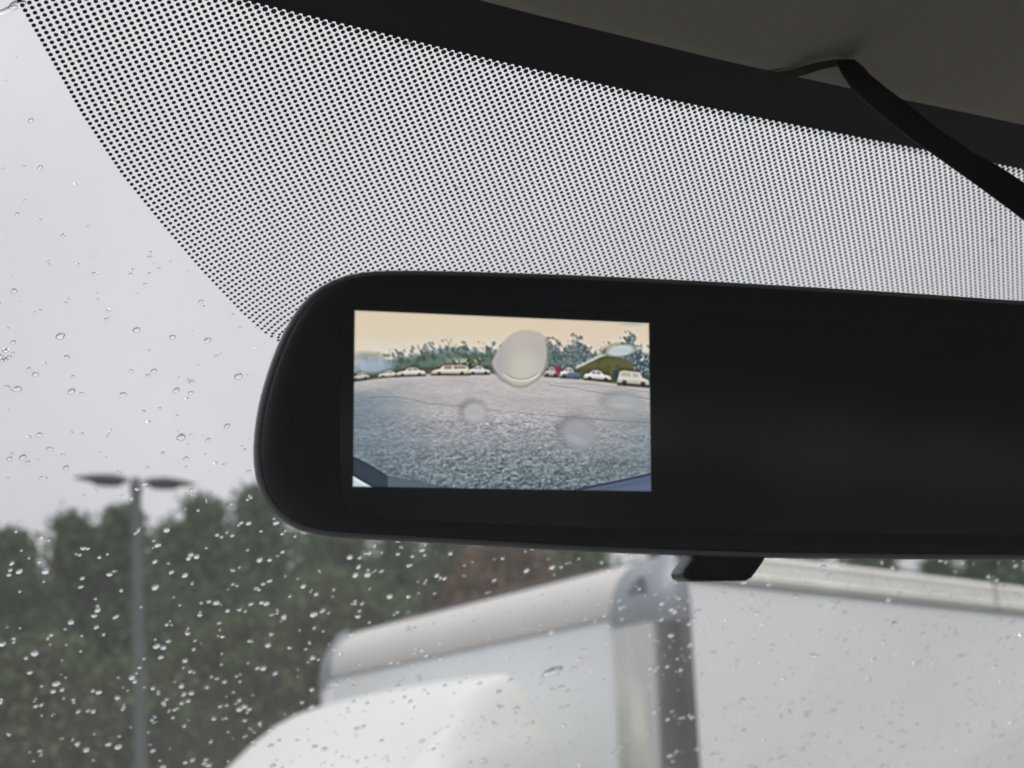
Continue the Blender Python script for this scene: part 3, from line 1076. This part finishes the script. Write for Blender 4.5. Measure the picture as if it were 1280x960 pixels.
        w0, w1_ = (0.33, 0.9) if van else (0.39, 0.72)
        put(glass_, (q > w0) * (q < w1_) * (np.abs(q - 0.55) > 0.02) * ss(0.04, 0.12, yy - tp_) * (1 - ss(0.38, 0.44, yy)) * 0.85)
        put(tuple(c * 0.78 for c in body), ins * ss(0.55, 0.75, yy) * (1 - ss(0.84, 0.92, yy)) * 0.7)
        put((52, 50, 48), ins * ss(0.82, 0.9, yy) * (1 - ss(1.0, 1.12, yy)) * 0.6)
        for wq in (0.2, 0.78):
            put((50, 50, 50), (np.hypot((q - wq) * w, (yy - 0.86) * h) < h * 0.19) * 0.8)

    car(92, 306, 62, 28, (200, 194, 176), tilt=-0.1)
    car(196, 298, 84, 26, (214, 208, 194), True, tilt=-0.06)
    car(276, 290, 108, 34, (222, 216, 206), tilt=-0.03)
    car(424, 284, 146, 38, (224, 212, 196), van=True, tilt=0.0)
    put((186, 112, 78), ell(405, 268, 34, 3, -0.05, 0.6) * 0.5)
    car(530, 284, 84, 34, (216, 214, 210), True, tilt=0.0)
    car(806, 291, 56, 40, (198, 184, 180), tilt=0.05)
    put((146, 46, 54), ell(833, 288, 13, 19, 0, 0.3) * 0.75)
    car(876, 295, 76, 42, (216, 216, 216), True, tilt=0.06)
    put((80, 96, 120), ell(893, 305, 32, 12, 0, 0.25) * 0.85)
    car(985, 305, 108, 40, (224, 222, 218), True, tilt=0.07)
    put((46, 62, 84), ell(1058, 304, 14, 19, 0, 0.3) * 0.75)
    car(1126, 318, 128, 56, (208, 205, 194), True, True, (170, 166, 156), tilt=0.08)
    # own bumper in the lower corners
    bl = pl([(65, 606), (78, 610), (135, 640), (188, 676), (240, 690), (330, 708), (420, 724), (440, 760)])
    put((56, 66, 76), ss(-2, 4, Y - bl) * (X < 440))
    put((96, 112, 118), ss(-2, 4, Y - bl) * ss(186, 200, X) * (1 - ss(380, 430, X)) * 0.8)
    wl = pl([(65, 678), (100, 700), (138, 722), (150, 760)])
    put((200, 214, 220), ss(-2, 3, Y - wl) * (X < 145))
    br = pl([(870, 745), (910, 732), (1050, 706), (1192, 678)])
    put((86, 96, 122), ss(-2, 4, Y - br) * (X > 872))
    put((56, 62, 82), (1 - ss(2, 8, np.abs(Y - br - 2))) * (X > 880) * 0.7)
    put((108, 118, 140), ss(22, 40, Y - br) * (X > 900) * 0.4)
    # the far field smears on the little sensor
    far_ = (1 - ss(0, 40, Y - hor))[..., None] * 0.75
    img[:] = img * (1 - far_) + blur3(img, 1) * far_
    # drops on the camera's lens: a strongly blurred view of what lies around them
    wide = blur3(img, 14)

    def lens(mask, lift, tint_, k):
        m = np.clip(mask, 0, 1)[..., None]
        c = wide * (1 - k) + np.array(tint_, float) * k + lift
        img[:] = img * (1 - m) + c * m

    def drop(cx, cy, rx, ry, tint_, k, dark_, rot=0.0, soft=0.35, lift=4):
        put(dark_, ell(cx - rx * 0.16, cy - ry * 0.16, rx * 1.12, ry * 1.12, rot, soft) * 0.42)
        lens(ell(cx + rx * 0.05, cy + ry * 0.08, rx * 0.95, ry * 0.95, rot, soft), lift, tint_, k)
        put((196, 196, 198), ell(cx - rx * 0.1, cy + ry * 0.42, rx * 0.5, ry * 0.22, rot, 0.8) * 0.25)
    ang = np.degrees(np.arctan2(Y - 245, X - 685)) % 360
    out_r = np.interp(ang, [0, 30, 60, 90, 120, 150, 172, 200, 225, 250, 270, 290, 310, 325, 345, 360], [110, 105, 104, 108, 104, 110, 116, 98, 92, 100, 110, 118, 128, 130, 118, 110])
    rr_ = np.hypot(X - 685, Y - 245) / out_r
    put((126, 118, 114), (1 - ss(0.92, 1.08, rr_)) * (0.3 + 0.4 * ss(200, 330, Y)))
    lens(1 - ss(0.84, 1.0, rr_), 0, (184, 179, 174), 0.85)
    put((204, 200, 188), ell(702, 272, 66, 62, 0, 0.8) * 0.7)
    put((166, 165, 172), (1 - ss(0.8, 0.95, rr_)) * (1 - ss(590, 665, X)) * 0.5)
    rim_ = np.sqrt(((X - 690) / 80) ** 2 + ((Y - 274) / 54) ** 2)
    put((216, 211, 200), (1 - ss(0.0, 0.10, np.abs(rim_ - 0.98))) * ss(290, 312, Y) * 0.7)
    put((150, 144, 138), (1 - ss(0.0, 0.08, np.abs(rim_ - 0.84))) * ss(288, 306, Y) * 0.4)
    drop(512, 444, 46, 40, (176, 172, 174), 0.6, (96, 94, 98))
    drop(908, 524, 68, 58, (150, 152, 160), 0.6, (92, 94, 104), 0.3)
    drop(1085, 408, 72, 34, (160, 166, 168), 0.6, (104, 112, 116), 0.05, 0.45)
    drop(1075, 210, 58, 22, (196, 206, 212), 0.8, (96, 108, 86), -0.12, 0.35)
    put((96, 110, 110), ell(120, 238, 60, 22, 0.05, 0.6) * 0.5)
    put((160, 176, 190), ell(130, 268, 74, 28, 0.0, 0.5) * 0.9)
    # the camera's own sharpening, with its halos
    img[:] = img + 1.15 * (img - blur3(img, 1)) + 0.35 * (img - blur3(img, 2))
    edge = np.minimum(np.minimum(u, 1 - u) * NX, np.minimum(v, 1 - v) * NY)
    img[:] = img * (0.72 + 0.28 * ss(0, 2.5, edge))[..., None]
    return np.clip(img, 0, 255)


img = paint() / 255.0
lin = np.where(img <= 0.04045, img / 12.92, ((img + 0.055) / 1.055) ** 2.4)
me = bpy.data.meshes.new('display_screen')
gx, gy = np.meshgrid(np.linspace(-SW / 2, SW / 2, NX), np.linspace(SHh / 2, -SHh / 2, NY))
co = np.stack([gx, gy, np.full_like(gx, 0.0006)], -1).reshape(-1, 3)
idx = np.arange(NX * NY).reshape(NY, NX)
quads = np.stack([idx[1:, :-1], idx[1:, 1:], idx[:-1, 1:], idx[:-1, :-1]], -1).reshape(-1, 4)
me.vertices.add(len(co))
me.vertices.foreach_set('co', co.ravel().astype(np.float32))
me.loops.add(quads.size)
me.loops.foreach_set('vertex_index', quads.ravel().astype(np.int32))
me.polygons.add(len(quads))
me.polygons.foreach_set('loop_start', np.arange(0, quads.size, 4, dtype=np.int32))
me.update(calc_edges=True)
ca_ = me.color_attributes.new('picture', 'FLOAT_COLOR', 'POINT')
ca_.data.foreach_set('color', np.concatenate([lin.reshape(-1, 3), np.ones((NX * NY, 1))], 1).ravel().astype(np.float32))
sm = bpy.data.materials.new('lit_display')
sm.use_nodes = True
t = sm.node_tree
pb = t.nodes['Principled BSDF']
pb.inputs['Base Color'].default_value = (0.005, 0.005, 0.005, 1)
pb.inputs['Roughness'].default_value = 0.15
pb.inputs['Specular IOR Level'].default_value = 0.3
an = t.nodes.new('ShaderNodeAttribute')
an.attribute_name = 'picture'
t.links.new(an.outputs['Color'], pb.inputs['Emission Color'])
pb.inputs['Emission Strength'].default_value = 1.0
me.materials.append(sm)
DS = link('display_screen', me, MI, label='lit screen showing a wet parking lot, trees and parked cars')

# ------------------------------------------------------------------ cable from the headliner to the mirror
cablem = mat('cable_black', (0.032, 0.034, 0.037), rough=0.55, bump=0.2, bscale=600)
HS, HDZ = [0.0, 0.004, 0.012, 0.05, 0.16, 0.4, 0.8], [-0.004, -0.010, -0.011, 0.0, 0.022, 0.05, 0.075]


def to_headliner(px, py):
    for z in np.linspace(0.40, 0.80, 801):
        P = unp(px, py, float(z))
        e = gl(P.x, head_v(P.x), -0.001)
        if P.z > e.z + interp(e.y - P.y, HS, HDZ) or e.y - P.y < 0:
            return float(z)
    return 0.8


CZ0 = to_headliner(1056, 75)
LE = [(1043.7, 76.5), (1052, 92), (1063.4, 110), (1082, 128), (1103, 146), (1139, 175), (1167.5, 194), (1190, 210), (1229, 238), (1263, 263), (1300, 292), (1360, 336), (1400, 380)]
RE = [(1067.6, 73.7), (1078, 82), (1088.7, 94), (1107, 109), (1128, 124.5), (1173, 161), (1196, 176), (1215, 189.5), (1248, 207), (1280, 228), (1318, 256), (1376, 306), (1440, 372)]
b = MB()
rings = []
nL = len(LE)
for i in range(nL):
    z = CZ0 - 0.004 - 0.006 * min(1, i / 3) + 0.045 * max(0, (i - 2) / (nL - 3))
    a_, c_ = unp(*LE[i], z), unp(*RE[i], z + 0.002)
    ax = (c_ - a_)
    nrm = (EYE - (a_ + c_) / 2).normalized()
    m_ = (a_ + c_) / 2
    rr_ = [m_ + ax * (0.5 * (abs(math.cos(q)) ** 0.55) * (1 if math.cos(q) > 0 else -1)) + nrm * (0.0017 * math.sin(q)) for q in np.linspace(0, 2 * math.pi, 17)[:-1]]
    rings.append(rr_)
# the last stretch runs to the back of the mirror
keep = rings[:11]
c9 = sum(keep[-1], Vector()) / 16
c8 = sum(keep[-2], Vector()) / 16
goal = mm @ Vector((XR - 0.004, OUT[0].y - 0.022, -0.028))
for f in (0.2, 0.45, 0.7, 0.9, 1.0):
    c_ = (c9 + (c9 - c8).normalized() * 0.045 * math.sin(f * math.pi)).lerp(goal, f)
    keep.append([p - c9 + c_ for p in keep[10]])
rings = keep
b.loft(rings)
CB = b.build('flat_cable', cablem, None, smooth=True, angle=60, label='flat black cable hanging from the headliner down to the mirror', category='cable')
b = MB()
rings = []
for (xa, ya), (xb, yb) in [((958, 92), (962, 98)), ((985, 88), (988, 97)), ((1004, 82.5), (1006, 94)), ((1024, 77.5), (1026, 87)), ((1043, 74.3), (1045, 83)), ((1062, 73), (1066, 82))]:
    z = min(to_headliner(xa, ya), to_headliner(xb, yb)) - 0.003
    a_, c_ = unp(xa, ya, z), unp(xb, yb, z)
    nrm = (EYE - (a_ + c_) / 2).normalized()
    rings.append([a_ + nrm * 0.001, c_ + nrm * 0.001, c_ - nrm * 0.001, a_ - nrm * 0.001])
b.loft(rings)
b.build('folded_end', mat('cable_tail', (0.085, 0.08, 0.072), rough=0.7), CB)

# ------------------------------------------------------------------ rain on the windshield
water = bpy.data.materials.new('rain_water')
water.use_nodes = True
t = water.node_tree
t.nodes.clear()
o_ = t.nodes.new('ShaderNodeOutputMaterial')
gb = t.nodes.new('ShaderNodeBsdfGlass')
gb.inputs['IOR'].default_value = 1.33
gb.inputs['Roughness'].default_value = 0.0
t.links.new(gb.outputs[0], o_.inputs[0])


def drop_shape(seed, el, hgt_, seg=14):
    """a sessile drop one unit long, uneven outline, steeper at the lower end"""
    g = np.random.default_rng(seed)
    ph = g.uniform(0, 6.28, 4)
    am = g.uniform(0.02, 0.09, 4)
    vs, fs = [], []
    rings_ = [(1.0, 0.0), (0.97, 0.30), (0.82, 0.62), (0.55, 0.86), (0.25, 0.98)]
    for k, z in rings_:
        for j in range(seg):
            a = 2 * math.pi * j / seg
            r = 0.5 * (1 + sum(am[q] * math.cos((q + 1) * a + ph[q]) for q in range(4)))
            vs.append((math.cos(a) * r * k + 0.04 * z, math.sin(a) * r * k * el, z * hgt_))
    vs.append((0.04, 0, hgt_))
    n = len(rings_)
    for i in range(n - 1):
        for j in range(seg):
            fs.append((i * seg + j, i * seg + (j + 1) % seg, (i + 1) * seg + (j + 1) % seg, (i + 1) * seg + j))
    for j in range(seg):
        fs.append(((n - 1) * seg + j, (n - 1) * seg + (j + 1) % seg, n * seg))
    fs.append(tuple(range(seg))[::-1])
    return vs, fs


DROPS = []
for k in range(8):
    vs, fs = drop_shape(40 + k, [0.92, 0.75, 0.6, 0.85, 0.5, 0.7, 0.95, 0.65][k], [0.34, 0.30, 0.26, 0.36, 0.24, 0.31, 0.35, 0.28][k])
    me = bpy.data.meshes.new('raindrop')
    me.from_pydata(vs, [], fs)
    me.polygons.foreach_set('use_smooth', [len(p.vertices) < 10 for p in me.polygons])
    me.materials.append(water)
    DROPS.append((me, vs, fs))

mirror_px = [(p[0], p[1]) for p in topp + left + bot]


def inside(poly, x, y):
    c = False
    j = len(poly) - 1
    for i in range(len(poly)):
        (xi, yi), (xj, yj) = poly[i], poly[j]
        if (yi > y) != (yj > y) and x < (xj - xi) * (y - yi) / (yj - yi) + xi:
            c = not c
        j = i
    return c


cand = []
gr = np.random.default_rng(5)
tries = 0
while tries < 8000:
    tries += 1
    x, v = gr.uniform(-0.62, 0.78), gr.uniform(-0.07, 0.62)
    dens = min(1.0, max(0.5, 0.5 + (v - 0.02) / 0.17 * 0.5))
    if gr.random() > dens:
        continue
    size = 0.0013 + 0.0027 * gr.random() ** 2.4
    if v < 0.10:
        size *= 0.66
    P = gl(x, v, TH + 0.0002) + Vector((CX, 0, 0))
    px, py, z = proj(P)
    lim_l = interp(v, BV, BX) if v > BV[0] else BX[0] - (BV[0] - v) * 0.85
    in_frit = lim_l < x < 2 * CX - lim_l + 0.03 and v < 0.099
    if in_frit and gr.random() < 0.7:
        continue
    seen = 4 < px < 1276 and 4 < py < 956 and not inside(mirror_px, px, py) and not in_frit
    cand.append((size / z * (1 if seen else 0.001), x, v, size, gr.uniform(-0.5, 0.5), int(gr.integers(8)), seen))
    if gr.random() < 0.16:                       # a neighbour that has nearly run into it
        a = gr.uniform(0, 6.28)
        cand.append((size / z * (0.8 if seen else 0.001), x + math.cos(a) * size * 0.95, v + math.sin(a) * size * 1.2, size * 0.8, gr.uniform(-0.5, 0.5), int(gr.integers(8)), seen))
cand.sort(key=lambda c: -c[0])


def drop_matrix(x, v, size, rot):
    X = Vector((1, 0, 0))
    Y = -GD
    a = R_(48) + rot                             # blown up and to the right
    e1 = X * math.cos(a) + Y * math.sin(a)
    e2 = GN.cross(e1)
    P = gl(x, v, TH + 0.0002) + Vector((CX, 0, 0))
    m_ = Matrix.Identity(4)
    for i in range(3):
        m_[i][0], m_[i][1], m_[i][2], m_[i][3] = e1[i] * size, e2[i] * size, GN[i] * size, P[i]
    return m_


for c in cand[:298]:
    o = bpy.data.objects.new('raindrop', DROPS[c[5]][0])
    COL.objects.link(o)
    o.matrix_world = drop_matrix(c[1], c[2], c[3], c[4])
    tag(o, 'small clear raindrop clinging to the outside of the windshield', 'raindrop', 'raindrops on the windshield')
V, Fc = [], []
for c in cand[298:]:
    m_ = drop_matrix(c[1], c[2], c[3], c[4])
    vs, fs = DROPS[c[5]][1:]
    k = len(V)
    V += [m_ @ Vector(q) for q in vs]
    Fc += [tuple(i + k for i in f) for f in fs]
fine = mesh_obj('fine_raindrops', V, Fc, water, None, smooth=True, kind='stuff', label='fine rain spatter spread over the windshield', category='raindrops')


def on_glass(px, py):
    d = unp(px, py) - EYE
    P = EYE + d * ((GP + GN * TH - EYE).dot(GN) / d.dot(GN))
    return P.x, (P - Vector((P.x, GP.y, GP.z))).dot(GD)


for px, py, sz, el, hh, lab in [(690, 841, 0.0135, 0.42, 0.20, 'long raindrop over the white front panel of the truck box'),
                                (8, 14, 0.0085, 0.30, 0.07, 'flat streak of water in the top left corner of the windshield'),
                                (21, 6, 0.0065, 0.45, 0.08, 'flat water patch at the top edge left of the printed dots')]:
    vs, fs = drop_shape(int(px), el, hh, 24)
    x, v = on_glass(px, py)
    o = mesh_obj('raindrop', vs, fs, water, None, smooth=True, label=lab, category='raindrop', group='raindrops on the windshield')
    o.matrix_world = drop_matrix(x, v, sz, -0.1)
